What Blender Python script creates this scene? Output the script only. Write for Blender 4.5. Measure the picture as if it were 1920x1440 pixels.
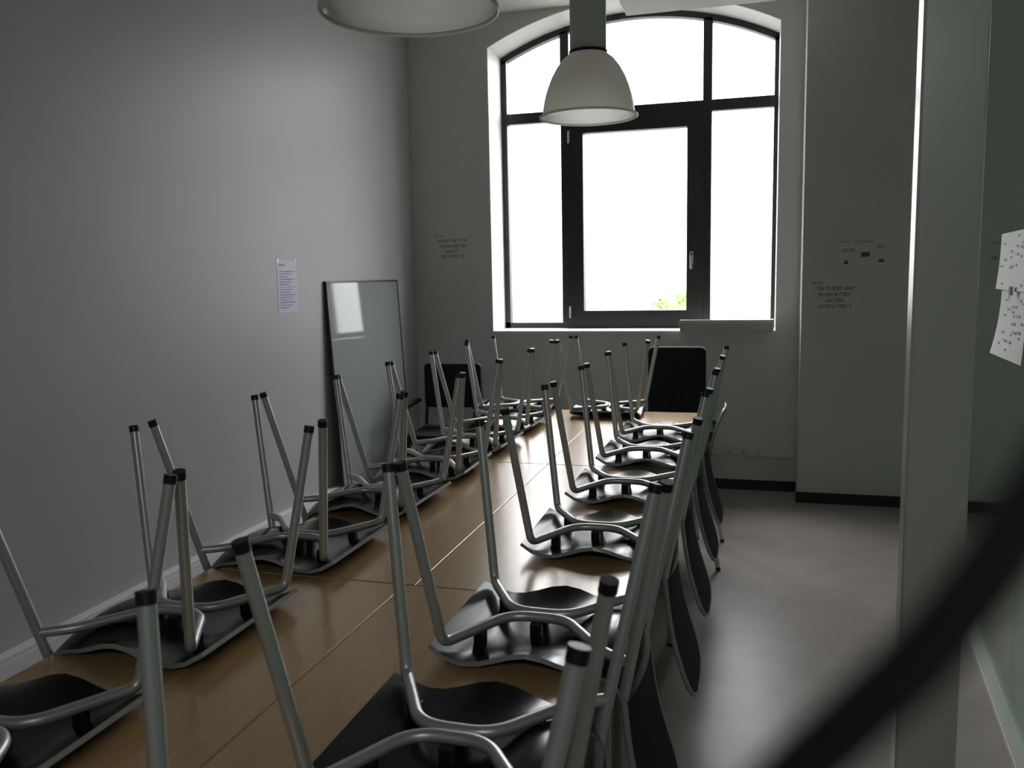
import bpy, math, random
from mathutils import Vector, Matrix

scene = bpy.context.scene
COL = scene.collection
for o in list(bpy.data.objects):
    bpy.data.objects.remove(o)

# ------------------------------------------------------------------ camera
CAM = Vector((0.0, 0.0, 1.552))
YAW, PITCH, ROLL = math.radians(16.03), math.radians(7.155), math.radians(-1.12)
cam_data = bpy.data.cameras.new('camera')
cam_data.sensor_width = 36.0
cam_data.sensor_fit = 'HORIZONTAL'
cam_data.lens = 1610.0 * 36.0 / 1920.0
cam_data.clip_start = 0.01
cam_data.dof.use_dof = True
cam_data.dof.focus_distance = 2.9
cam_data.dof.aperture_fstop = 6.0
cam = bpy.data.objects.new('camera', cam_data)
COL.objects.link(cam)
cam.matrix_world = (Matrix.Translation(CAM) @ Matrix.Rotation(YAW, 4, 'Z')
                    @ Matrix.Rotation(math.pi / 2 - PITCH, 4, 'X')
                    @ Matrix.Rotation(ROLL, 4, 'Z'))
scene.camera = cam
scene.cycles.max_bounces = 16
scene.cycles.diffuse_bounces = 10
scene.cycles.transparent_max_bounces = 12

# ------------------------------------------------------------------ light
scene.view_settings.view_transform = 'Standard'
scene.view_settings.look = 'None'
scene.view_settings.gamma = 1.0
scene.view_settings.use_curve_mapping = False
scene.view_settings.exposure = 0.0

world = bpy.data.worlds.new('overcast_sky')
scene.world = world
world.use_nodes = True
bg = world.node_tree.nodes['Background']
# bright overcast sky: four times as bright overhead as at the horizon
SKY_ZENITH = 21.0
bg.inputs['Color'].default_value = (0.98, 0.985, 1.0, 1)
wn = world.node_tree
tcw = wn.nodes.new('ShaderNodeTexCoord')
sep = wn.nodes.new('ShaderNodeSeparateXYZ')
clampz = wn.nodes.new('ShaderNodeMath'); clampz.operation = 'MAXIMUM'; clampz.inputs[1].default_value = 0.0
grad = wn.nodes.new('ShaderNodeMath'); grad.operation = 'MULTIPLY_ADD'
grad.inputs[1].default_value = SKY_ZENITH * 3 / 4
grad.inputs[2].default_value = SKY_ZENITH / 4
wn.links.new(tcw.outputs['Generated'], sep.inputs['Vector'])
wn.links.new(sep.outputs['Z'], clampz.inputs[0])
wn.links.new(clampz.outputs[0], grad.inputs[0])
wn.links.new(grad.outputs[0], bg.inputs['Strength'])

# sampling portal in the window opening (adds no light of its own)
portal_data = bpy.data.lights.new('window_portal', 'AREA')
portal_data.shape = 'RECTANGLE'
portal_data.size, portal_data.size_y = 2.08, 2.36
portal = bpy.data.objects.new('window_portal', portal_data)
COL.objects.link(portal)
portal.location = (-0.908, 6.66, 2.31)
portal.rotation_euler = (math.radians(-90), 0, 0)
portal_data.cycles.is_portal = True
portal2_data = bpy.data.lights.new('fill_window_portal', 'AREA')  # portal for the unseen window added behind the camera
portal2_data.shape = 'RECTANGLE'
portal2_data.size, portal2_data.size_y = 1.4, 0.55
portal2 = bpy.data.objects.new('fill_window_portal', portal2_data)
COL.objects.link(portal2)
portal2.location = (0.6, -1.86, 2.925)
portal2.rotation_euler = (math.radians(90), 0, 0)
portal2_data.cycles.is_portal = True

# ------------------------------------------------------------------ materials
MATS = {}
def mat(name, color, rough=0.5, metal=0.0, spec=0.5, noise=0.0, nscale=20.0, bump=0.0, bscale=200.0, coat=0.0):
    m = bpy.data.materials.new(name)
    m.use_nodes = True
    nt = m.node_tree
    b = nt.nodes['Principled BSDF']
    b.inputs['Base Color'].default_value = (*color, 1)
    b.inputs['Roughness'].default_value = rough
    b.inputs['Metallic'].default_value = metal
    b.inputs['Specular IOR Level'].default_value = spec
    b.inputs['Coat Weight'].default_value = coat
    tc = nt.nodes.new('ShaderNodeTexCoord')
    if noise > 0:
        n = nt.nodes.new('ShaderNodeTexNoise')
        n.inputs['Scale'].default_value = nscale
        n.inputs['Detail'].default_value = 4
        nt.links.new(tc.outputs['Object'], n.inputs['Vector'])
        r = nt.nodes.new('ShaderNodeValToRGB')
        r.color_ramp.elements[0].position = 0.3
        r.color_ramp.elements[1].position = 0.7
        r.color_ramp.elements[0].color = (*[c * (1 - noise) for c in color], 1)
        r.color_ramp.elements[1].color = (*[min(1, c * (1 + noise)) for c in color], 1)
        nt.links.new(n.outputs['Fac'], r.inputs['Fac'])
        nt.links.new(r.outputs['Color'], b.inputs['Base Color'])
    if bump > 0:
        n2 = nt.nodes.new('ShaderNodeTexNoise')
        n2.inputs['Scale'].default_value = bscale
        n2.inputs['Detail'].default_value = 3
        nt.links.new(tc.outputs['Object'], n2.inputs['Vector'])
        bp = nt.nodes.new('ShaderNodeBump')
        bp.inputs['Strength'].default_value = bump
        bp.inputs['Distance'].default_value = 0.002
        nt.links.new(n2.outputs['Fac'], bp.inputs['Height'])
        nt.links.new(bp.outputs['Normal'], b.inputs['Normal'])
    MATS[name] = m
    return m

def glass_mat(name, tint, refl=1.0):
    m = bpy.data.materials.new(name)
    m.use_nodes = True
    nt = m.node_tree
    nt.nodes.clear()
    out = nt.nodes.new('ShaderNodeOutputMaterial')
    mix = nt.nodes.new('ShaderNodeMixShader')
    tr = nt.nodes.new('ShaderNodeBsdfTransparent')
    tr.inputs['Color'].default_value = (*tint, 1)
    gl = nt.nodes.new('ShaderNodeBsdfGlossy')
    gl.inputs['Roughness'].default_value = 0.02
    gl.inputs['Color'].default_value = (refl, refl, refl, 1)
    lw = nt.nodes.new('ShaderNodeLayerWeight')          # Schlick reflectance, alike from both sides
    lw.inputs['Blend'].default_value = 0.5
    pw = nt.nodes.new('ShaderNodeMath'); pw.operation = 'POWER'; pw.inputs[1].default_value = 5.0
    ma = nt.nodes.new('ShaderNodeMath'); ma.operation = 'MULTIPLY_ADD'
    ma.inputs[1].default_value = 0.96
    ma.inputs[2].default_value = 0.04
    nt.links.new(lw.outputs['Facing'], pw.inputs[0])
    nt.links.new(pw.outputs[0], ma.inputs[0])
    nt.links.new(ma.outputs[0], mix.inputs['Fac'])
    nt.links.new(tr.outputs['BSDF'], mix.inputs[1])
    nt.links.new(gl.outputs['BSDF'], mix.inputs[2])
    nt.links.new(mix.outputs['Shader'], out.inputs['Surface'])
    MATS[name] = m
    return m

def wood_mat(name, c1, c2, rough):
    m = bpy.data.materials.new(name)
    m.use_nodes = True
    nt = m.node_tree
    b = nt.nodes['Principled BSDF']
    b.inputs['Roughness'].default_value = rough
    b.inputs['IOR'].default_value = 1.75
    b.inputs['Specular Tint'].default_value = (1.0, 0.93, 0.80, 1)
    tc = nt.nodes.new('ShaderNodeTexCoord')
    mp = nt.nodes.new('ShaderNodeMapping')
    mp.inputs['Scale'].default_value = (45.0, 3.0, 20.0)
    n = nt.nodes.new('ShaderNodeTexNoise')
    n.inputs['Scale'].default_value = 2.0
    n.inputs['Detail'].default_value = 6
    r = nt.nodes.new('ShaderNodeValToRGB')
    r.color_ramp.elements[0].position = 0.3
    r.color_ramp.elements[1].position = 0.7
    r.color_ramp.elements[0].color = (*c1, 1)
    r.color_ramp.elements[1].color = (*c2, 1)
    nt.links.new(tc.outputs['Object'], mp.inputs['Vector'])
    nt.links.new(mp.outputs['Vector'], n.inputs['Vector'])
    nt.links.new(n.outputs['Fac'], r.inputs['Fac'])
    nt.links.new(r.outputs['Color'], b.inputs['Base Color'])
    MATS[name] = m
    return m

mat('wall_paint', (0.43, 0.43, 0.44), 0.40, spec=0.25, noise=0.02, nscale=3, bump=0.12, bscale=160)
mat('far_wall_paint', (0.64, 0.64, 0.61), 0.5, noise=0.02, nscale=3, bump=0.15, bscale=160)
mat('reveal_paint', (0.80, 0.80, 0.80), 0.45)
mat('post_paint', (0.55, 0.55, 0.50), 0.3, noise=0.02, nscale=5)
mat('ceiling_grey', (0.36, 0.36, 0.34), 0.6, noise=0.03, nscale=4)
mat('skirting', (0.012, 0.012, 0.011), 0.5)
mat('floor_vinyl', (0.37, 0.33, 0.305), 0.34, spec=0.30, noise=0.08, nscale=6, bump=0.25, bscale=35)
mat('paving', (0.09, 0.09, 0.08), 0.8, noise=0.1, nscale=2)
mat('trunking', (0.70, 0.70, 0.72), 0.35)
mat('frame_dark', (0.018, 0.016, 0.016), 0.4)
mat('silver', (0.55, 0.55, 0.55), 0.3, metal=0.8)
mat('leg_grey', (0.52, 0.53, 0.52), 0.36, metal=0.55)
mat('cap_black', (0.006, 0.006, 0.007), 0.45)
mat('shell_black', (0.006, 0.006, 0.007), 0.21, spec=0.36, noise=0.2, nscale=60)
mat('shell_matte', (0.010, 0.010, 0.013), 0.75, spec=0.2, noise=0.3, nscale=90)
mat('trim_dark', (0.27, 0.27, 0.27), 0.28)
mat('shell_edge', (0.30, 0.30, 0.30), 0.3)
wood_mat('beech', (0.42, 0.265, 0.125), (0.49, 0.315, 0.155), 0.25)
mat('beech_edge', (0.60, 0.46, 0.30), 0.35)
mat('board_white', (0.27, 0.29, 0.30), 0.06)
mat('paper', (0.70, 0.70, 0.69), 0.6)
mat('paper_wall', (0.65, 0.65, 0.63), 0.6)
mat('paper_blue', (0.40, 0.40, 0.53), 0.4)
mat('ink', (0.10, 0.10, 0.10), 0.6)
mat('ink_faint', (0.33, 0.33, 0.33), 0.6)
mat('ink_blue', (0.25, 0.25, 0.45), 0.6)
mat('fabric_black', (0.006, 0.006, 0.007), 0.85)
mat('plastic_black', (0.010, 0.010, 0.010), 0.4)
mat('strap_black', (0.002, 0.002, 0.002), 0.9)
mat('panel_grey', (0.55, 0.55, 0.53), 0.5)
mat('channel_grey', (0.55, 0.53, 0.48), 0.4)
mat('tape', (0.5, 0.5, 0.5), 0.2)
mat('shrub_leaf', (0.22, 0.34, 0.10), 0.6)
mat('shrub_stem', (0.25, 0.18, 0.10), 0.8)
glass_mat('window_glass', (0.985, 0.985, 0.985))
glass_mat('partition_glass', (0.86, 0.985, 0.91))
glass_mat('plastic_clear', (0.80, 0.82, 0.80))

def ceiling_mat():
    m = bpy.data.materials.new('perforated_ceiling')
    m.use_nodes = True
    nt = m.node_tree
    b = nt.nodes['Principled BSDF']
    b.inputs['Roughness'].default_value = 0.45
    tc = nt.nodes.new('ShaderNodeTexCoord')
    v = nt.nodes.new('ShaderNodeTexVoronoi')
    v.inputs['Scale'].default_value = 55
    v.inputs['Randomness'].default_value = 0.0
    r = nt.nodes.new('ShaderNodeValToRGB')
    r.color_ramp.elements[0].position = 0.22
    r.color_ramp.elements[1].position = 0.32
    r.color_ramp.elements[0].color = (0.25, 0.24, 0.22, 1)
    r.color_ramp.elements[1].color = (0.74, 0.72, 0.68, 1)
    nt.links.new(tc.outputs['Object'], v.inputs['Vector'])
    nt.links.new(v.outputs['Distance'], r.inputs['Fac'])
    nt.links.new(r.outputs['Color'], b.inputs['Base Color'])
    MATS['perforated_ceiling'] = m
ceiling_mat()

def shade_mat():
    m = bpy.data.materials.new('lamp_polycarbonate')
    m.use_nodes = True
    nt = m.node_tree
    nt.nodes.clear()
    out = nt.nodes.new('ShaderNodeOutputMaterial')
    tl = nt.nodes.new('ShaderNodeBsdfTranslucent')
    tl.inputs['Color'].default_value = (0.97, 0.96, 0.91, 1)
    df = nt.nodes.new('ShaderNodeBsdfDiffuse')
    df.inputs['Color'].default_value = (0.50, 0.49, 0.46, 1)
    gl = nt.nodes.new('ShaderNodeBsdfGlossy')
    gl.inputs['Roughness'].default_value = 0.22
    gl.inputs['Color'].default_value = (0.8, 0.8, 0.78, 1)
    m1 = nt.nodes.new('ShaderNodeMixShader')
    m1.inputs['Fac'].default_value = 0.10
    m2 = nt.nodes.new('ShaderNodeMixShader')
    m2.inputs['Fac'].default_value = 0.16
    nt.links.new(tl.outputs['BSDF'], m1.inputs[1])
    nt.links.new(df.outputs['BSDF'], m1.inputs[2])
    nt.links.new(m1.outputs['Shader'], m2.inputs[1])
    nt.links.new(gl.outputs['BSDF'], m2.inputs[2])
    nt.links.new(m2.outputs['Shader'], out.inputs['Surface'])
    MATS['lamp_polycarbonate'] = m
shade_mat()

# ------------------------------------------------------------------ mesh helpers
class MB:
    """collects geometry for ONE mesh object"""
    def __init__(self):
        self.v, self.f, self.mi, self.sm = [], [], [], []
    def add(self, verts, faces, mi=0, smooth=False):
        o = len(self.v)
        self.v += [tuple(p) for p in verts]
        self.f += [tuple(i + o for i in f) for f in faces]
        self.mi += [mi] * len(faces)
        self.sm += [smooth] * len(faces)
        return self
    def box(self, x0, x1, y0, y1, z0, z1, mi=0):
        v = [(x, y, z) for x in (x0, x1) for y in (y0, y1) for z in (z0, z1)]
        f = [(0, 1, 3, 2), (4, 6, 7, 5), (0, 4, 5, 1), (2, 3, 7, 6), (0, 2, 6, 4), (1, 5, 7, 3)]
        return self.add(v, f, mi)
    def prism(self, outline, axis, a, b, mi=0):
        """closed 2D outline swept along an axis from a to b"""
        n = len(outline)
        def P(p, t):
            if axis == 'y': return (p[0], t, p[1])
            if axis == 'x': return (t, p[0], p[1])
            return (p[0], p[1], t)
        v = [P(p, a) for p in outline] + [P(p, b) for p in outline]
        f = [tuple(range(n)), tuple(range(2 * n - 1, n - 1, -1))]
        f += [(i, i + n, (i + 1) % n + n, (i + 1) % n) for i in range(n)]
        return self.add(v, f, mi)
    def lathe(self, prof, c=(0, 0, 0), n=32, smooth=True, mi=0):
        v, f = [], []
        for r, z in prof:
            for k in range(n):
                a = 2 * math.pi * k / n
                v.append((c[0] + r * math.cos(a), c[1] + r * math.sin(a), c[2] + z))
        for i in range(len(prof) - 1):
            for k in range(n):
                k2 = (k + 1) % n
                f.append((i * n + k, i * n + k2, (i + 1) * n + k2, (i + 1) * n + k))
        return self.add(v, f, mi, smooth)
    def tube(self, pts, r, n=10, caps=True, mi=0, flat=1.0):
        pts = [Vector(p) for p in pts]
        v, f = [], []
        t0 = (pts[1] - pts[0]).normalized()
        ref = Vector((0, 0, 1)) if abs(t0.z) < 0.9 else Vector((1, 0, 0))
        nrm = t0.cross(ref).normalized()
        for i, p in enumerate(pts):
            if i == 0: t = t0
            elif i == len(pts) - 1: t = (pts[-1] - pts[-2]).normalized()
            else: t = ((pts[i + 1] - p).normalized() + (p - pts[i - 1]).normalized()).normalized()
            nrm = (nrm - t * nrm.dot(t)).normalized()
            b = t.cross(nrm)
            for k in range(n):
                a = 2 * math.pi * k / n
                v.append(p + nrm * (r * math.cos(a)) + b * (r * flat * math.sin(a)))
        for i in range(len(pts) - 1):
            for k in range(n):
                k2 = (k + 1) % n
                f.append((i * n + k, i * n + k2, (i + 1) * n + k2, (i + 1) * n + k))
        self.add(v, f, mi, True)
        if caps:
            m = len(pts) - 1
            self.add(v[:n], [tuple(range(n - 1, -1, -1))], mi)
            self.add(v[m * n:], [tuple(range(n))], mi)
        return self
    def rbox(self, x0, x1, y0, y1, z0, z1, r, mi=0):
        """box with rounded upright corners (seen along y) and softened faces"""
        out = []
        for cx_, cz_, a0 in ((x1 - r, z1 - r, 0), (x0 + r, z1 - r, 90), (x0 + r, z0 + r, 180), (x1 - r, z0 + r, 270)):
            for k in range(5):
                a = math.radians(a0 + 22.5 * k)
                out.append((cx_ + r * math.cos(a), cz_ + r * math.sin(a)))
        return self.prism(out, 'y', y0, y1, mi)
    def mesh(self, name, mats):
        me = bpy.data.meshes.new(name)
        me.from_pydata(self.v, [], self.f)
        for m in (mats if isinstance(mats, (list, tuple)) else [mats]):
            me.materials.append(MATS[m])
        me.polygons.foreach_set('material_index', self.mi)
        me.polygons.foreach_set('use_smooth', self.sm)
        me.validate()
        me.update()
        return me
    def build(self, name, mats, parent=None, bevel=0.0):
        o = bpy.data.objects.new(name, self.mesh(name, mats))
        COL.objects.link(o)
        if parent: o.parent = parent
        if bevel > 0:
            b = o.modifiers.new('bevel', 'BEVEL')
            b.width = bevel
            b.segments = 2
            b.limit_method = 'ANGLE'
        return o

def fillet(pts, rad, seg=5):
    """polyline with rounded corners"""
    pts = [Vector(p) for p in pts]
    out = [pts[0]]
    for i in range(1, len(pts) - 1):
        p, a, b = pts[i], pts[i - 1], pts[i + 1]
        r = rad[i - 1] if isinstance(rad, (list, tuple)) else rad
        d1, d2 = (a - p), (b - p)
        l = min(r, d1.length * 0.48, d2.length * 0.48)
        s, e = p + d1.normalized() * l, p + d2.normalized() * l
        for k in range(seg + 1):
            t = k / seg
            out.append(s * (1 - t) ** 2 + p * 2 * t * (1 - t) + e * t * t)
    out.append(pts[-1])
    return out

def tag(o, label, cat, group=None):
    o['label'] = label
    o['category'] = cat
    if group: o['group'] = group
    return o
def thing(name, label, cat, loc=(0, 0, 0), rz=0.0, group=None):
    o = bpy.data.objects.new(name, None)
    COL.objects.link(o)
    o.empty_display_size = 0.1
    o.location = loc
    o.rotation_euler = (0, 0, rz)
    return tag(o, label, cat, group)
def struct(name, mb, mats, bevel=0.0, label=None, cat=None):
    o = mb.build(name, mats, None, bevel)
    o['kind'] = 'structure'
    if label: o['label'] = label
    if cat: o['category'] = cat
    return o
def copy_tree(root):
    c = root.copy()
    COL.objects.link(c)
    for ch in list(root.children):
        d = ch.copy()
        COL.objects.link(d)
        d.parent = c
        for g in list(ch.children):
            e = g.copy()
            COL.objects.link(e)
            e.parent = d
    return c

# ------------------------------------------------------------------ room shell
XL, YF, ZC = -2.562, 6.25, 3.47          # left wall, far wall, ceiling
XR, YB = 2.7, -1.7
WX0, WX1, WS = -1.938, 0.122, 1.137      # window opening, sill height
YW = 6.58                                # plane of the window frame
ARX = (WX0 + WX1) / 2
ARR, ARTOP = 2.26, 3.462
def arch_z(x, d=0.0):                    # underside of the arched head
    rr = ARR - d
    return ARTOP - ARR + math.sqrt(max(rr * rr - (x - ARX) ** 2, 0))

struct('floor', MB().box(XL - 0.1, XR + 0.1, YB - 0.1, YW + 0.2, -0.1, 0.0), 'floor_vinyl',
       label='grey-brown vinyl floor with a soft sheen', cat='floor')
struct('ceiling', MB().box(XL - 0.1, XR + 0.1, YB - 0.1, YW + 0.2, ZC, ZC + 0.1), 'ceiling_grey',
       label='plain grey ceiling', cat='ceiling')
struct('ceiling_panel', MB().box(XL, XR, 5.0, YF, ZC - 0.025, ZC), 'perforated_ceiling',
       label='pale perforated ceiling panel along the window wall', cat='ceiling')
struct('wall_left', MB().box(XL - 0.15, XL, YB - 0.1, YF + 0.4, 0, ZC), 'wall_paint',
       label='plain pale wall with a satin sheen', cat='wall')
struct('wall_right', MB().box(XR, XR + 0.15, YB, YF + 0.4, 0, ZC), 'far_wall_paint',
       label='plain pale wall beyond the glass partition', cat='wall')
CX0, CX1, CZ0, CZ1 = -0.1, 1.3, 2.65, 3.2      # unseen high window, added to light surfaces facing the camera
wbk = MB().box(XL, CX0, YB - 0.15, YB, 0, ZC).box(CX1, XR, YB - 0.15, YB, 0, ZC)
wbk.box(CX0, CX1, YB - 0.15, YB, 0, CZ0).box(CX0, CX1, YB - 0.15, YB, CZ1, ZC)
struct('wall_back', wbk, 'far_wall_paint', label='pale wall with an added high fill window, opposite the arched window', cat='wall')
w2 = bpy.data.objects.new('fill_window', None)
COL.objects.link(w2)
w2['kind'] = 'structure'
w2['label'] = 'unseen high strip window added for fill light, opposite the arched window'
w2['category'] = 'window'
m = MB()
for x0, x1, z0, z1 in ((CX0, CX1, CZ0, CZ0 + .04), (CX0, CX1, CZ1 - .04, CZ1), (CX0, CX0 + .04, CZ0 + .04, CZ1 - .04),
                       (CX1 - .04, CX1, CZ0 + .04, CZ1 - .04), (0.58, 0.62, CZ0 + .04, CZ1 - .04)):
    m.box(x0, x1, YB - 0.11, YB - 0.05, z0, z1)
m.build('window_frame', 'frame_dark', w2)
for x0, x1 in ((CX0 + .03, 0.59), (0.61, CX1 - .03)):
    MB().box(x0, x1, YB - 0.083, YB - 0.077, CZ0 + .03, CZ1 - .03).build('pane', 'window_glass', w2)
struct('ground_outside', MB().box(-40, 40, YW + 0.25, 70, -0.4, -0.3).box(-40, 40, -40, YB - 0.3, -0.4, -0.3), 'paving',
       label='pale paved ground outside the window', cat='ground')
# far wall around the arched opening
wf = MB()
D0, D1 = YF, YF + 0.45
wf.box(XL, WX0, D0, D1, 0, ZC)
wf.box(WX1, XR, D0, D1, 0, ZC)
wf.box(WX0, WX1, D0, D1, 0, WS)
N = 24
outl = [(WX0, ZC), (WX1, ZC)]
for k in range(N + 1):
    x = WX1 + (WX0 - WX1) * k / N
    outl.append((x, arch_z(x)))
wf.prism(outl, 'y', D0, D1)
struct('wall_far', wf, 'far_wall_paint', label='pale wall with the arched window', cat='wall')
# white lining of the opening (jambs, sill, arch)
lin = MB()
lin.box(WX0 - 0.001, WX0 + 0.004, YF - 0.001, YW, WS, arch_z(WX0))
lin.box(WX1 - 0.004, WX1 + 0.001, YF - 0.001, YW, WS, arch_z(WX1))
lin.box(WX0, WX1, YF - 0.004, YW, WS - 0.012, WS + 0.004)
for k in range(N):
    xa, xb = WX0 + (WX1 - WX0) * k / N, WX0 + (WX1 - WX0) * (k + 1) / N
    za, zb = arch_z(xa), arch_z(xb)
    lin.add([(xa, YF - .001, za), (xb, YF - .001, zb), (xb, YW, zb), (xa, YW, za),
             (xa, YF - .001, za - .004), (xb, YF - .001, zb - .004), (xb, YW, zb - .004), (xa, YW, za - .004)],
            [(0, 1, 2, 3), (7, 6, 5, 4), (0, 4, 5, 1), (2, 6, 7, 3)])
struct('trim_1', lin, 'reveal_paint', label='white plastered lining and sill of the arched window', cat='trim')
# projecting pier on the far wall
PX0, PY = 0.275, 5.965
struct('wall_pier', MB().box(PX0, XR, PY, YF, 0, ZC), 'far_wall_paint',
       label='projecting pale wall section beside the window', cat='wall')
struct('baseboard_far', MB().box(XL, PX0, YF - 0.012, YF, 0, 0.072), 'skirting',
       label='black skirting below the arched window', cat='baseboard')
struct('baseboard_pier', MB().box(PX0 - 0.012, XR, PY - 0.012, PY, 0, 0.072), 'skirting',
       label='black skirting along the projecting wall', cat='baseboard')
# trunking along the left wall
tk = thing('cable_trunking', 'white cable trunking running low along the plain wall', 'trunking', (XL + 0.001, 2.2, 0.2))
b = MB().box(0, 0.048, -3.8, 4.04, -0.05, 0.062).build('trunking_body', 'trunking', tk, 0.004)
MB().box(0.048, 0.051, -3.8, 4.04, -0.036, 0.04).build('trunking_cover', 'trunking', tk, 0.001)
# trunking with sockets on the far wall
tk = thing('socket_trunking', 'pale socket trunking low on the wall beneath the window', 'trunking', (-0.2, YF, 0.28))
MB().box(-0.75, 0.46, -0.022, 0, -0.035, 0.035).build('trunking_body', 'far_wall_paint', tk, 0.003)
for k, x in enumerate((0.02, 0.12, 0.22)):
    s = MB().box(x - 0.038, x + 0.038, -0.028, -0.022, -0.030, 0.030).build('socket', 'far_wall_paint', tk, 0.003)
    MB().lathe([(0.019, 0), (0.019, 0.002), (0.0, 0.002)], n=16).build('socket_face', 'panel_grey', s)
    c = s.children[0]
    c.location = (x, -0.0285, 0)
    c.rotation_euler = (math.radians(90), 0, 0)

# ------------------------------------------------------------------ window
win = bpy.data.objects.new('window_1', None)
COL.objects.link(win)
win['kind'] = 'structure'
win['label'] = 'arched window with dark frame and a tall opening casement'
win['category'] = 'window'
FY0, FY1 = YW, YW + 0.07
FW = 0.048
MLX0, MLX1 = -1.468, -1.40               # left mullion
MRX0, MRX1 = -0.408, -0.342              # right mullion
TZ0, TZ1 = 2.715, 2.795                  # transom
def part_box(name, x0, x1, z0, z1, y0=FY0, y1=FY1, m='frame_dark', bev=0.004):
    return MB().box(x0, x1, y0, y1, z0, z1).build(name, m, win, bev)
fr = MB()
fr.box(WX0, WX0 + FW, FY0, FY1, WS, arch_z(WX0 + FW, FW) + 0.01)
fr.box(WX1 - FW * .7, WX1, FY0, FY1, WS, arch_z(WX1 - FW, FW) + 0.01)
fr.box(WX0, WX1, FY0, FY1, WS, WS + FW)
for k in range(N):
    xa, xb = WX0 + (WX1 - WX0) * k / N, WX0 + (WX1 - WX0) * (k + 1) / N
    za, zb = arch_z(xa) + .01, arch_z(xb) + .01
    ya, yb = arch_z(xa, FW), arch_z(xb, FW)
    fr.add([(xa, FY0, ya), (xb, FY0, yb), (xb, FY0, zb), (xa, FY0, za),
            (xa, FY1, ya), (xb, FY1, yb), (xb, FY1, zb), (xa, FY1, za)],
           [(0, 1, 2, 3), (7, 6, 5, 4), (0, 4, 5, 1), (3, 2, 6, 7)])
fr.build('window_frame', 'frame_dark', win)
part_box('mullion', MLX0, MLX1, WS + FW, arch_z(MLX0) - 0.02)
part_box('mullion', MRX0, MRX1, WS + FW, arch_z(MRX1) - 0.02)
part_box('transom', WX0 + FW, MLX0, TZ0, TZ1)
part_box('transom', MLX1, MRX0, TZ0, TZ1)
part_box('transom', MRX1, WX1 - FW * .7, TZ0, TZ1)
# casement sash
SX0, SX1, SZ0, SZ1 = MLX1 - 0.012, MRX0 + 0.012, WS + 0.014, TZ0 + 0.012
GX0, GX1, GZ0, GZ1 = -1.292, -0.517, 1.276, 2.612
sash = bpy.data.objects.new('casement_sash', None)
s = MB()
s.box(SX0, GX0, FY0 - 0.02, FY1, SZ0, SZ1)
s.box(GX1, SX1, FY0 - 0.02, FY1, SZ0, SZ1)
s.box(GX0, GX1, FY0 - 0.02, FY1, SZ0, GZ0)
s.box(GX0, GX1, FY0 - 0.02, FY1, GZ1, SZ1)
sash = s.build('casement_sash', 'frame_dark', win)
hd = MB()
hd.box(-0.492, -0.466, FY0 - 0.032, FY0 - 0.02, 1.63, 1.71)
hd.box(-0.489, -0.469, FY0 - 0.062, FY0 - 0.032, 1.675, 1.695)
hd.box(-0.489, -0.469, FY0 - 0.062, FY0 - 0.048, 1.58, 1.695)
hd.build('window_handle', 'silver', sash, 0.003)
for z in (1.22, 2.545):
    MB().tube([(SX0 + 0.012, FY0 - 0.028, z), (SX0 + 0.012, FY0 - 0.028, z + 0.09)], 0.008, 8).build('hinge', 'silver', sash)
# panes
def pane_rect(x0, x1, z0, z1):
    MB().box(x0, x1, FY0 + 0.03, FY0 + 0.036, z0, z1).build('pane', 'window_glass', win)
def pane_arch(x0, x1):
    o = [(x0, TZ1 - .01)] + [(x1, TZ1 - .01)]
    for k in range(9):
        x = x1 + (x0 - x1) * k / 8
        o.append((x, arch_z(x, FW) + .01))
    MB().prism(o, 'y', FY0 + 0.03, FY0 + 0.036).build('pane', 'window_glass', win)
pane_rect(WX0 + FW - .01, MLX0 + .01, WS + FW - .01, TZ0 + .01)
pane_rect(MRX1 - .01, WX1 - FW * .7 + .01, WS + FW - .01, TZ0 + .01)
pane_rect(GX0 - .01, GX1 + .01, GZ0 - .01, GZ1 + .01)
pane_arch(WX0 + FW - .01, MLX0 + .01)
pane_arch(MLX1 - .01, MRX0 + .01)
pane_arch(MRX1 - .01, WX1 - FW * .7 + .01)

# ------------------------------------------------------------------ column, partition on the aisle side
struct('wall_column', MB().box(0.349, 0.487, 2.20, 2.275, 0, ZC), 'post_paint', 0.006,
       label='square grey painted column standing beside the glass partition', cat='column')
PA = math.atan(0.0845)
part = thing('glass_partition', 'green-tinted glass partition with a low floor rail', 'partition', (0.805, 2.83, 0), -PA)
part['kind'] = 'structure'
MB().box(-0.024, 0.036, -2.6, 3.11, 0, 0.035).build('floor_rail', 'panel_grey', part, 0.004)
MB().box(-0.024, 0.036, -2.6, 3.11, ZC - 0.05, ZC).build('head_rail', 'panel_grey', part, 0.004)
for y0, y1 in ((-2.6, -1.2), (-1.19, 0.21), (0.22, 1.66), (1.67, 3.11)):
    MB().box(0.0, 0.010, y0, y1, 0.03, ZC - 0.045).build('pane', 'partition_glass', part)

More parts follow.
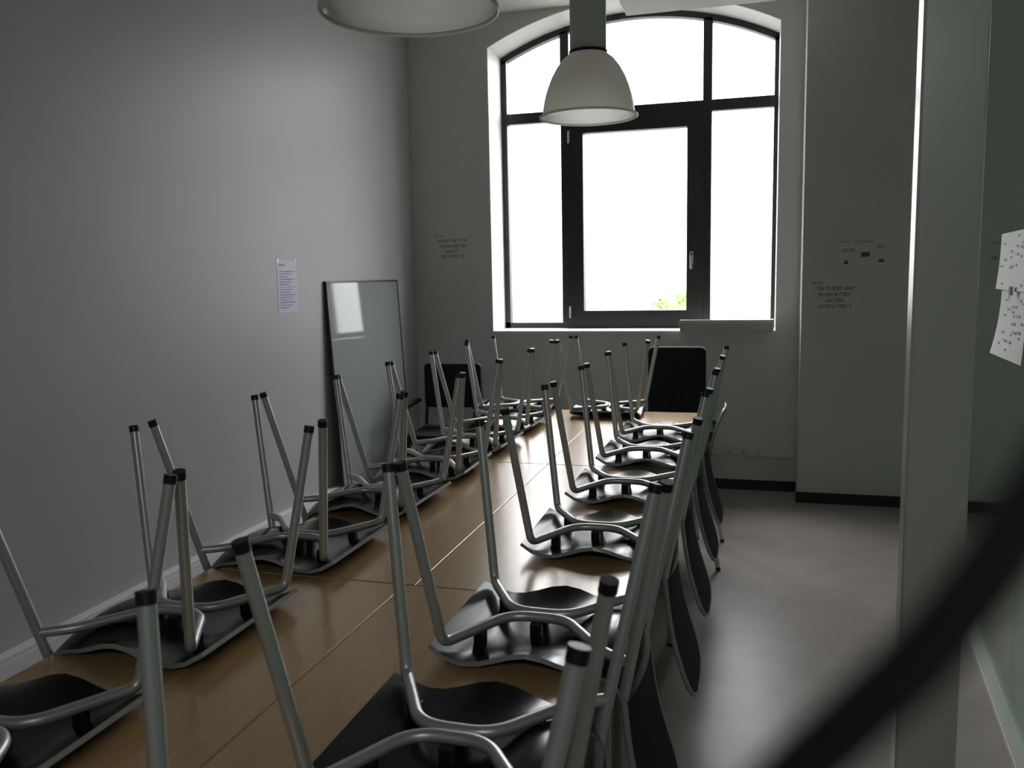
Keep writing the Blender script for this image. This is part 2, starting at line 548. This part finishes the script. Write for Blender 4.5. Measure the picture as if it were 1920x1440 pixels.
# ------------------------------------------------------------------ tables
T = 0.74
def make_table(name, label, x0, x1, y0, y1):
    t = thing(name, label, 'table', ((x0 + x1) / 2, (y0 + y1) / 2, 0), 0, 'meeting tables pushed together')
    hx, hy = (x1 - x0) / 2 - 0.001, (y1 - y0) / 2 - 0.001
    top = MB().box(-hx, hx, -hy, hy, T - 0.025, T).build('tabletop', 'beech', t, 0.0025)
    MB().box(-hx - .0005, hx + .0005, -hy - .0005, hy + .0005, T - 0.0215, T - 0.0035).build('edge_band', 'beech_edge', top)
    ap = MB()
    a, w = 0.05, 0.02
    ap.box(-hx + a, hx - a, -hy + a, -hy + a + w, T - 0.07, T - 0.025)
    ap.box(-hx + a, hx - a, hy - a - w, hy - a, T - 0.07, T - 0.025)
    ap.box(-hx + a, -hx + a + w, -hy + a + w, hy - a - w, T - 0.07, T - 0.025)
    ap.box(hx - a - w, hx - a, -hy + a + w, hy - a - w, T - 0.07, T - 0.025)
    ap.build('apron_frame', 'leg_grey', t)
    for sx in (-1, 1):
        for sy in (-1, 1):
            x, y = sx * (hx - 0.06), sy * (hy - 0.06)
            l = MB().tube([(x, y, 0.012), (x, y, T - 0.03)], 0.02, 14).build('leg', 'leg_grey', t)
            MB().tube([(x, y, 0.0), (x, y, 0.014)], 0.0215, 14).build('foot_cap', 'cap_black', l)
    return t
TX0, TX1 = -1.485, -0.275
rows = [(3.555, 5.055, -0.872, 'nearest the window'), (2.045, 3.553, -0.866, 'middle of the row'),
        (0.20, 2.043, -0.893, 'end away from the window')]
for y0, y1, xs, txt in rows:
    make_table('meeting_table', 'beech laminate table on the whiteboard side, ' + txt, xs - 0.602, xs, y0, y1)
    make_table('meeting_table', 'beech laminate table on the open floor side, ' + txt, xs, xs + 0.602, y0, y1)

# ------------------------------------------------------------------ chairs
# modelled upside down: seat face at z = 0, u = x axis (front), w = y axis (width)
def shell_profile():
    """centre line of the one-piece shell from front lip to the top of the back: (u, z)"""
    P = []
    z0 = 0.010
    for k in range(10):
        u = 0.212 - (0.212 + 0.14) * k / 10
        z = z0 + (0.034 * ((u - 0.11) / 0.102) ** 2 if u > 0.11 else 0.0)
        P.append((u, z))
    R, A = 0.065, math.radians(77)
    for k in range(8):
        a = A * k / 7
        P.append((-0.14 - R * math.sin(a), z0 - R * (1 - math.cos(a))))
    u, z = P[-1]
    L = 0.365
    for k in range(1, 17):
        f = 1 - (1 - k / 16) ** 1.9
        q = L * f
        lean = 0.03 * math.sin(math.pi * f)
        P.append((u - q * math.cos(A) + lean * 0.5, z - q * math.sin(A)))
    return P
PROF = shell_profile()
def make_shell_mesh():
    n = len(PROF)
    NW = 14
    s = [0.0]
    for i in range(1, n):
        s.append(s[-1] + math.hypot(PROF[i][0] - PROF[i - 1][0], PROF[i][1] - PROF[i - 1][1]))
    S = s[-1]
    def half(i):
        q = s[i]
        if q < 0.03: w = 0.192 + 0.010 * math.sqrt(max(0, 1 - ((0.03 - q) / 0.03) ** 2))
        elif q < 0.20: w = 0.202
        elif q < 0.40:
            t = (q - 0.20) / 0.20
            w = 0.202 - 0.018 * (3 * t * t - 2 * t ** 3)
        else: w = 0.184
        r = 0.085
        if S - q < r:
            w -= r - math.sqrt(max(0, r * r - (r - (S - q)) ** 2))
        return w
    def pos(i, j):
        u, z = PROF[i]
        v = -1 + 2 * j / NW
        q = s[i]
        hump = math.exp(-((u - 0.0) / 0.085) ** 2) if q < 0.36 else 0.0
        z += 0.036 * hump * abs(v) ** 3
        if q > 0.33:                       # back is hollow across: sides come forward
            t = min(1.0, (q - 0.33) / 0.12)
            u += 0.004 * t * v * v
        # bucket of the seat: the rear bulges out in the middle
        a, b = PROF[max(i - 1, 0)], PROF[min(i + 1, n - 1)]
        tu, tz = b[0] - a[0], b[1] - a[1]
        tl = math.hypot(tu, tz)
        d = 0.034 * math.exp(-((q - 0.36) / 0.095) ** 2) * (1 - v * v)
        u += d * tz / tl
        z -= d * tu / tl
        return Vector((u, v * half(i), z))
    g = [[pos(i, j) for j in range(NW + 1)] for i in range(n)]
    nr = [[None] * (NW + 1) for _ in range(n)]
    for i in range(n):
        for j in range(NW + 1):
            a = g[min(i + 1, n - 1)][j] - g[max(i - 1, 0)][j]
            b = g[i][min(j + 1, NW)] - g[i][max(j - 1, 0)]
            c = b.cross(a)
            nr[i][j] = c.normalized() if c.length > 1e-9 else Vector((0, 0, 1))
    th = 0.005
    W = NW + 1
    top = [g[i][j] + nr[i][j] * th for i in range(n) for j in range(W)]
    bot = [g[i][j] - nr[i][j] * th for i in range(n) for j in range(W)]
    quads = [(i * W + j, i * W + j + 1, (i + 1) * W + j + 1, (i + 1) * W + j) for i in range(n - 1) for j in range(NW)]
    m = MB()
    cut = 17 * NW                          # the back has a duller, grained face
    m.add(top, [tuple(reversed(q)) for q in quads[:cut]], 0, True)
    m.add(bot, quads[:cut], 0, True)
    m.add(top, [tuple(reversed(q)) for q in quads[cut:]], 2, True)
    m.add(bot, quads[cut:], 2, True)
    ring = [(0, j) for j in range(NW)] + [(i, NW) for i in range(n - 1)] + [(n - 1, j) for j in range(NW, 0, -1)] + [(i, 0) for i in range(n - 1, 0, -1)]
    k = len(ring)
    ev = [top[i * W + j] for i, j in ring] + [bot[i * W + j] for i, j in ring]
    m.add(ev, [(a, (a + 1) % k, (a + 1) % k + k, a + k) for a in range(k)], 1, False)
    i0 = 16                                # edge trim runs round the back only
    trim = ([g[i][0] for i in range(i0, n)] + [g[n - 1][j] for j in range(1, NW)] + [g[i][NW] for i in range(n - 1, i0 - 1, -1)])
    return m, trim

TR = 0.0115
FT = lambda s: Vector((0.235, 0.254 * s, 0.45))       # front foot (points up here)
FB = lambda s: Vector((0.182, 0.188 * s, 0.050))
RT = lambda s: Vector((-0.290, 0.254 * s, 0.435))     # rear foot
RB = lambda s: Vector((-0.212, 0.186 * s, 0.048))
def make_chair():
    t = thing('stacking_chair', 'x', 'chair')
    sm, trim = make_shell_mesh()
    sh = sm.build('shell', ['shell_black', 'shell_edge', 'shell_matte'], t)
    MB().tube(trim, 0.0072, 8).build('edge_trim', 'trim_dark', sh)
    for s in (-1, 1):
        d = (FB(s) - FT(s)).normalized()
        j = FB(s) - d * 0.05
        lg = MB().tube([FT(s) + d * 0.012, j], TR, 12).build('leg', 'leg_grey', t)
        MB().tube([FT(s), FT(s) + d * 0.017], TR + 0.0012, 12).build('foot_cap', 'cap_black', lg)
        path = fillet([j, FB(s), (0.085, 0.0125 * s, 0.052), (-0.045, 0.0125 * s, 0.052), (-0.150, 0.150 * s, 0.049), RB(s)],
                      [0.045, 0.05, 0.04, 0.03], 6)
        MB().tube(path, TR, 12).build('seat_rail', 'leg_grey', t)
        d = (RB(s) - RT(s)).normalized()
        lg = MB().tube([RT(s) + d * 0.012, RB(s), RB(s) + d * 0.085], TR, 12).build('leg', 'leg_grey', t)
        MB().tube([RT(s), RT(s) + d * 0.017], TR + 0.0012, 12).build('foot_cap', 'cap_black', lg)
        for u, w in ((0.128, 0.098), (0.02, 0.028), (-0.105, 0.09)):
            MB().box(u - 0.013, u + 0.013, w * s - 0.011, w * s + 0.011, 0.010, 0.046).build('spacer', 'cap_black', t, 0.003)
    return t
proto = make_chair()
first = [True]
def place_chair(x, y, rz, label, group, upright=False, z=None):
    global proto
    c = proto if first[0] else copy_tree(proto)
    first[0] = False
    if upright:
        # feet on the floor: flip about the seat's long axis, tilt so that all four feet stand level
        tilt = math.atan((0.45 - 0.435) / (0.235 + 0.29))
        m = Matrix.Rotation(rz, 4, 'Z') @ Matrix.Rotation(-tilt, 4, 'Y') @ Matrix.Rotation(math.pi, 4, 'X')
        low = min((m @ p(1)).z for p in (FT, RT))
        c.rotation_euler = m.to_euler()
        c.location = (x, y, -low)
    else:
        c.location = (x, y, T if z is None else z)
        c.rotation_euler = (0, 0, rz)
    tag(c, label, 'chair', group)
    return c
ORD = ['first', 'second', 'third', 'fourth', 'fifth', 'sixth', 'seventh']
PI = math.pi
rx = -0.440
R_ROW = [(4.26, 0.0, 0), (3.72, 0.0, 0), (3.11, 0.01, 0), (2.51, 0.02, 0), (1.80, 0.0, -.004), (1.275, 0.0, -.022), (0.57, 0.0, -.020)]
for k, (y, a, dx) in enumerate(R_ROW):
    place_chair(rx + dx, y, PI + a, 'upside-down black chair on the open floor side of the tables, %s from window' % ORD[k],
                'overturned chairs along the open floor side')
L_ROW = [(4.42, 0.0, 0), (3.86, 0.0, 0), (3.335, 0.02, 0), (2.80, -0.02, 0), (2.235, 0.0, .004), (1.645, 0.0, .012), (1.105, 0.0, .018)]
for k, (y, a, dx) in enumerate(L_ROW):
    place_chair(-1.322 + dx, y, a, 'upside-down black chair on the whiteboard side of the tables, %s from window' % ORD[k],
                'overturned chairs along the whiteboard side')
place_chair(-1.37, 4.95, -PI / 2, 'upside-down black chair on the table end facing the window, whiteboard side', 'overturned chairs on the table end')
place_chair(-0.83, 4.95, -PI / 2, 'upside-down black chair on the table end facing the window, open floor side', 'overturned chairs on the table end')
place_chair(-0.456, 4.72, PI, 'black shell chair standing upright on the floor, tucked under the table', 'chairs standing on the floor', upright=True)

# ------------------------------------------------------------------ black upholstered chairs behind the table
oc = thing('office_chair', 'black office chair with tall rectangular back below the window sill', 'chair', (-0.50, 5.86, 0), 0)
MB().rbox(-0.185, 0.185, -0.26, -0.20, 0.545, 1.078, 0.035).build('backrest', 'fabric_black', oc, 0.012)
MB().rbox(-0.24, 0.24, -0.22, 0.22, 0.45, 0.53, 0.035).build('seat', 'fabric_black', oc, 0.012)
MB().box(-0.03, 0.03, -0.285, -0.262, 0.42, 0.80).build('back_bracket', 'fabric_black', oc, 0.004)
MB().tube([(0, 0, 0.10), (0, 0, 0.45)], 0.028, 14).build('gas_column', 'plastic_black', oc)
base = MB()
for k in range(5):
    a = math.radians(42 + 72 * k)
    base.tube([(0, 0, 0.11), (0.29 * math.cos(a), 0.29 * math.sin(a), 0.075)], 0.018, 8)
base.build('star_base', 'plastic_black', oc)
for k in range(5):
    a = math.radians(42 + 72 * k)
    c = MB()
    cx_, cy_ = 0.29 * math.cos(a), 0.29 * math.sin(a)
    ex, ey = -math.sin(a), math.cos(a)
    c.tube([(cx_ - ex * 0.022, cy_ - ey * 0.022, 0.028), (cx_ + ex * 0.022, cy_ + ey * 0.022, 0.028)], 0.028, 14)
    c.tube([(cx_, cy_, 0.03), (cx_, cy_, 0.08)], 0.008, 8)
    c.build('caster', 'plastic_black', oc)

vc = thing('visitor_chair', 'black padded visitor chair with armrests in the corner beside the whiteboard', 'chair', (-2.07, 5.55, 0), math.radians(4))
MB().rbox(-0.21, 0.21, 0.16, 0.21, 0.63, 0.945, 0.03).build('backrest', 'fabric_black', vc, 0.01)
MB().rbox(-0.23, 0.23, -0.24, 0.20, 0.43, 0.50, 0.03).build('seat', 'fabric_black', vc, 0.01)
for s in (-1, 1):
    MB().tube([(s * 0.215, -0.22, 0), (s * 0.215, -0.22, 0.46)], 0.012, 10).build('leg', 'plastic_black', vc)
    MB().tube(fillet([(s * 0.215, 0.24, 0), (s * 0.215, 0.19, 0.46), (s * 0.19, 0.22, 0.90)], 0.04), 0.012, 10).build('leg', 'plastic_black', vc)
    MB().tube(fillet([(s * 0.245, -0.20, 0.44), (s * 0.25, -0.20, 0.66), (s * 0.25, 0.18, 0.68)], 0.06), 0.012, 10).build('arm_tube', 'plastic_black', vc)
    MB().rbox(s * 0.25 - 0.022, s * 0.25 + 0.022, -0.17, 0.12, 0.672, 0.70, 0.01).build('armrest', 'plastic_black', vc)

# ------------------------------------------------------------------ whiteboard leaning on the left wall
wb = thing('whiteboard', 'tall framed whiteboard leaning against the plain wall near the corner', 'whiteboard', (XL + 0.102, 5.285, 0.0))
wb.rotation_euler = (0, -math.atan(0.0465), -0.030)
HW, HH = 0.512, 1.545
MB().box(-0.012, 0.0, -HW + 0.006, HW - 0.006, 0.01, HH - 0.006).build('writing_surface', 'board_white', wb)
for y0, y1, z0, z1 in ((-HW, -HW + 0.012, 0.002, HH), (HW - 0.012, HW, 0.002, HH), (-HW + .012, HW - .012, HH - 0.012, HH), (-HW + .012, HW - .012, 0.002, 0.014)):
    MB().box(-0.018, 0.004, y0, y1, z0, z1).build('frame_bar', 'frame_dark', wb, 0.002)

# ------------------------------------------------------------------ pendant lamps
def make_lamp(label, x, y, z):
    t = thing('pendant_lamp', label, 'lamp', (x, y, z), 0, 'bell pendant lamps above the tables')
    prof = [(0.2085, 0.0), (0.2075, 0.006), (0.197, 0.012), (0.193, 0.04), (0.186, 0.08), (0.174, 0.12), (0.156, 0.165), (0.134, 0.205), (0.108, 0.238), (0.085, 0.256), (0.079, 0.262)]
    sh = MB().lathe(prof, n=64).build('lamp_shade', 'lamp_polycarbonate', t)
    MB().lathe([(0.204, -0.001), (0.210, 0.001), (0.210, 0.007), (0.204, 0.009), (0.204, -0.001)], n=64).build('shade_rim', 'lamp_polycarbonate', sh)
    MB().lathe([(0.0, 0.258), (0.0805, 0.258), (0.0805, 0.272), (0.0, 0.272)], n=40).build('collar', 'cap_black', t)
    MB().lathe([(0.0, 0.270), (0.0765, 0.270), (0.0765, 0.60), (0.070, 0.615), (0.0, 0.615)], n=40).build('gear_housing', 'panel_grey', t)
    MB().lathe([(0.0, 0.20), (0.022, 0.20), (0.026, 0.14), (0.022, 0.10), (0.0, 0.09)], n=20).build('bulb', 'paper', t)
    MB().lathe([(0.0, 0.26), (0.02, 0.26), (0.02, 0.20), (0.0, 0.20)], n=20).build('lamp_holder', 'cap_black', t)
    MB().tube([(0, 0, 0.61), (0, 0, ZC - z)], 0.006, 8).build('suspension_cable', 'cap_black', t)
    MB().lathe([(0.0, ZC - z), (0.05, ZC - z), (0.045, ZC - z - 0.03), (0.0, ZC - z - 0.03)], n=24).build('ceiling_rose', 'panel_grey', t)
    return t
make_lamp('grey bell pendant lamp hanging in front of the arched window', -0.706, 3.72, 2.215)
make_lamp('grey bell pendant lamp hanging farther from the window, over the table seam', -0.79, 1.95, 2.165)

# ceiling-hung box in front of the window head
cb = thing('ceiling_unit', 'long pale box unit hung under the ceiling before the arched window', 'ceiling unit', (0.25, 5.45, 3.15))
MB().box(-1.07, 1.3, -0.28, 0.15, 0.0, 0.16).build('casing', 'panel_grey', cb, 0.006)
MB().box(-1.02, 1.25, -0.24, 0.11, -0.006, 0.0).build('bottom_panel', 'panel_grey', cb, 0.002)
for x in (-0.8, 0.9):
    MB().tube([(x, -0.06, 0.16), (x, -0.06, ZC - 3.15)], 0.006, 8).build('hanger_rod', 'silver', cb)

# ------------------------------------------------------------------ papers
rng = random.Random(4)
def word_lines(mb, lines, depth, place):
    """rows of letter-like strokes; each line: (x_start, x_end, z_mid, height)"""
    for x0, x1, z, h in lines:
        x = x0
        left = rng.randint(3, 9)
        while x < x1 - h * 0.3:
            w = h * rng.uniform(0.45, 0.75)
            k = rng.randint(0, 3)
            bars = [(x, x + w * .28, z - h / 2, z + h / 2)]
            if k != 1: bars.append((x, x + w, z + h / 2 - h * .22, z + h / 2))
            if k != 2: bars.append((x, x + w, z - h / 2, z - h / 2 + h * .22))
            if k in (1, 3): bars.append((x + w * .7, x + w, z - h / 2, z + h / 2))
            for a, b_, c, d in bars:
                place(mb, a, min(b_, x1), c, d, depth)
            x += w + h * 0.22
            left -= 1
            if left <= 0:
                x += h * 0.5
                left = rng.randint(3, 9)
def place_far(mb, a, b_, c, d, depth):
    mb.add([(a, depth, c), (b_, depth, c), (b_, depth, d), (a, depth, d)], [(0, 1, 2, 3)])
def notice(label, cx_, y, cz_, w, h, lines, ink='ink', m='paper_wall'):
    p = thing('notice_sheet', label, 'paper', (cx_, y, cz_))
    MB().box(-w / 2, w / 2, -0.0012, -0.0002, -h / 2, h / 2).build('sheet', m, p)
    mb = MB()
    word_lines(mb, lines, -0.0016, place_far)
    pr = mb.build('print', ink, p)
    return p, pr
four = lambda s: [(-0.135, -0.06, 0.075, 0.013), (-0.115 * s, 0.125 * s, 0.038, 0.021), (-0.10 * s, 0.115 * s, -0.002, 0.021),
                  (-0.05 * s, 0.055 * s, -0.040, 0.021), (-0.095 * s, 0.105 * s, -0.078, 0.021)]
notice('white notice with four lines of bold print, between corner and window', -2.25, YF, 1.79, 0.297, 0.21, four(1.0))
notice('white notice with four lines of bold print on the projecting wall', 0.475, PY, 1.395, 0.297, 0.21, four(1.0))
p, pr = notice('white instruction sheet with small pictograms on the projecting wall', 0.64, PY, 1.645, 0.297, 0.21,
               [(-0.13, -0.07, 0.085, 0.010), (-0.045, 0.075, 0.083, 0.012), (-0.125, -0.045, 0.03, 0.018), (0.085, 0.14, 0.05, 0.018)])
for nm, pts in (('pictogram', [(-0.012, -0.015), (0.042, -0.012), (0.044, 0.016), (-0.008, 0.016)]),
                ('pictogram', [(-0.115, -0.058), (-0.085, -0.058), (-0.088, -0.038), (-0.10, -0.028)]),
                ('pictogram', [(0.09, -0.048), (0.135, -0.05), (0.115, -0.025), (0.1, -0.03)])):
    MB().add([(x, -0.0018, z) for x, z in pts], [(0, 1, 2, 3)]).build(nm, 'ink', p)
# list sheet on the left wall
p = thing('list_sheet', 'bluish printed list in a clear sleeve on the plain wall', 'paper', (XL, 4.355, 1.518))
MB().box(0.0002, 0.0012, -0.105, 0.105, -0.147, 0.147).build('sheet', 'paper_blue', p)
mb = MB()
def place_left(mb, a, b_, c, d, depth):
    mb.add([(depth, a, c), (depth, b_, c), (depth, b_, d), (depth, a, d)], [(0, 1, 2, 3)])
L = [(-0.085, -0.02, 0.12, 0.012)]
for k in range(15):
    L.append((-0.085, 0.085 - 0.03 * (k % 3), 0.085 - k * 0.0145, 0.006))
word_lines(mb, L, 0.0016, place_left)
mb.build('print', 'ink_blue', p)
for y in (-0.095, 0.095):
    MB().box(0.0012, 0.002, y - 0.012, y + 0.012, 0.135, 0.155).build('tape', 'tape', p)
# sheets taped to the glass partition
def glass_sheet(label, s0, s1, zt, zb, curl, slant, y_off):
    p = thing('taped_sheet', label, 'paper', (0.805, 2.83, 0), -PA, 'sheets taped to the glass')
    n = 8
    def grid(off):
        vs = []
        for i in range(n + 1):
            for j in range(n + 1):
                a, c = i / n, j / n
                y = s0 + (s1 - s0) * a
                z = zt + (zb - zt) * c - slant * (1 - a) * c
                x = -0.003 - curl * (c ** 2) * (0.3 + 0.7 * a) - off
                vs.append((x, y, z))
        return vs
    m = MB()
    W = n + 1
    q = [(i * W + j, i * W + j + 1, (i + 1) * W + j + 1, (i + 1) * W + j) for i in range(n) for j in range(n)]
    m.add(grid(0.0), q, 0, True)
    m.add(grid(0.0008), [tuple(reversed(f)) for f in q], 0, True)
    m.build('sheet', 'paper', p)
    mb = MB()
    g = random.Random(int(abs(zt) * 1000))
    for k in range(26):
        a, c = g.uniform(.08, .92), g.uniform(.08, .92)
        y = s0 + (s1 - s0) * a
        z = zt + (zb - zt) * c - slant * (1 - a) * c
        x = -0.0055 - curl * (c ** 2) * (0.3 + 0.7 * a)
        w = g.uniform(.008, .03)
        mb.add([(x, y - w, z - .004), (x, y + w, z - .004), (x, y + w, z + .004), (x, y - w, z + .004)], [(0, 1, 2, 3)])
    mb.build('print', 'ink_faint', p)
    return p
p = glass_sheet('upper white sheet taped to the green-tinted glass partition', 0.10, 0.78, 1.672, 1.47, 0.012, 0.0, 0)
MB().box(-0.026, -0.018, 0.42, 0.45, 1.455, 1.485).build('tape', 'tape', p)
glass_sheet('lower white sheet curling off the green-tinted glass partition', 0.25, 0.72, 1.475, 1.235, 0.03, -0.0, 0)

# ------------------------------------------------------------------ channel lying on the sill
ch = thing('plastic_channel', 'long pale plastic channel lying on the window sill', 'channel', (-0.21, 6.22, WS + 0.004), math.radians(-1.0))
m = MB()
o = [(-0.045, 0.0), (0.045, 0.0), (0.045, 0.012), (-0.030, 0.012), (-0.036, 0.055), (-0.025, 0.066), (-0.025, 0.080), (-0.045, 0.080), (-0.052, 0.058)]
m.prism(o, 'x', -0.32, 0.30)
m.build('channel_body', 'channel_grey', ch, 0.002)
MB().box(0.30, 0.318, -0.05, 0.045, 0.0, 0.082).build('end_cap', 'channel_grey', ch, 0.004)
hk = MB().tube(fillet([(-0.452, YF, 1.10), (-0.452, YF - 0.02, 1.10), (-0.452, YF - 0.022, 1.075), (-0.452, YF - 0.034, 1.08)], 0.01), 0.003, 8)
tag(hk.build('wall_hook', 'silver'), 'tiny metal hook screwed in the wall below the window sill', 'hook')

# ------------------------------------------------------------------ shrub outside
sb = thing('garden_shrub', 'sunlit pale green shrub outside the casement window', 'shrub', (-0.95, 10.5, 0.13))
rng = random.Random(11)
mb = MB()
for k in range(1400):
    a, h = rng.uniform(0, 2 * PI), rng.random()
    r = 0.62 * math.sqrt(rng.random()) * (1 - 0.65 * h * h)
    c = Vector((r * math.cos(a), r * math.sin(a), 0.45 + 0.72 * h - 0.25 * (r / 0.62) ** 2))
    d1 = Vector((rng.gauss(0, 1), rng.gauss(0, 1), rng.gauss(0, 1))).normalized()
    d2 = d1.orthogonal().normalized()
    l = rng.uniform(.03, .06)
    mb.add([c - d1 * l, c + d2 * l * .4, c + d1 * l, c - d2 * l * .4], [(0, 1, 2, 3)])
lf = mb.build('foliage', 'shrub_leaf', sb)
lf['kind'] = 'stuff'
st = MB()
for k in range(6):
    a = k * 1.05
    st.tube([(0.03 * math.cos(a), 0.03 * math.sin(a), -0.43), (0.2 * math.cos(a), 0.2 * math.sin(a), 0.5), (0.32 * math.cos(a), 0.32 * math.sin(a), 0.85)], 0.012, 6)
st.build('stems', 'shrub_stem', sb)

# ------------------------------------------------------------------ dark cable hanging from the ceiling to the floor
CABLE = [(0.46, 0.02, ZC - 0.001), (0.44, 0.02, 2.60), (0.24, 0.05, 1.86)]
CABLE += [(0.0354, 0.1126, 1.5334), (0.0281, 0.1021, 1.5252), (0.0226, 0.0965, 1.5188), (0.0172, 0.0931, 1.5123), (0.0111, 0.0915, 1.5059), (0.0053, 0.0911, 1.4991), (-0.0003, 0.0917, 1.492)]
CABLE += [(-0.035, 0.085, 1.44), (-0.11, 0.07, 1.28), (-0.17, 0.04, 0.80), (-0.19, 0.02, 0.20), (-0.17, 0.0, 0.0036), (0.05, -0.12, 0.0036)]
tag(MB().tube(fillet(CABLE, 0.05, 4), 0.0035, 12).build('hanging_cable', 'strap_black'),
    'blurred black cable sagging diagonally, very close to the viewer, before the grey column', 'cable')
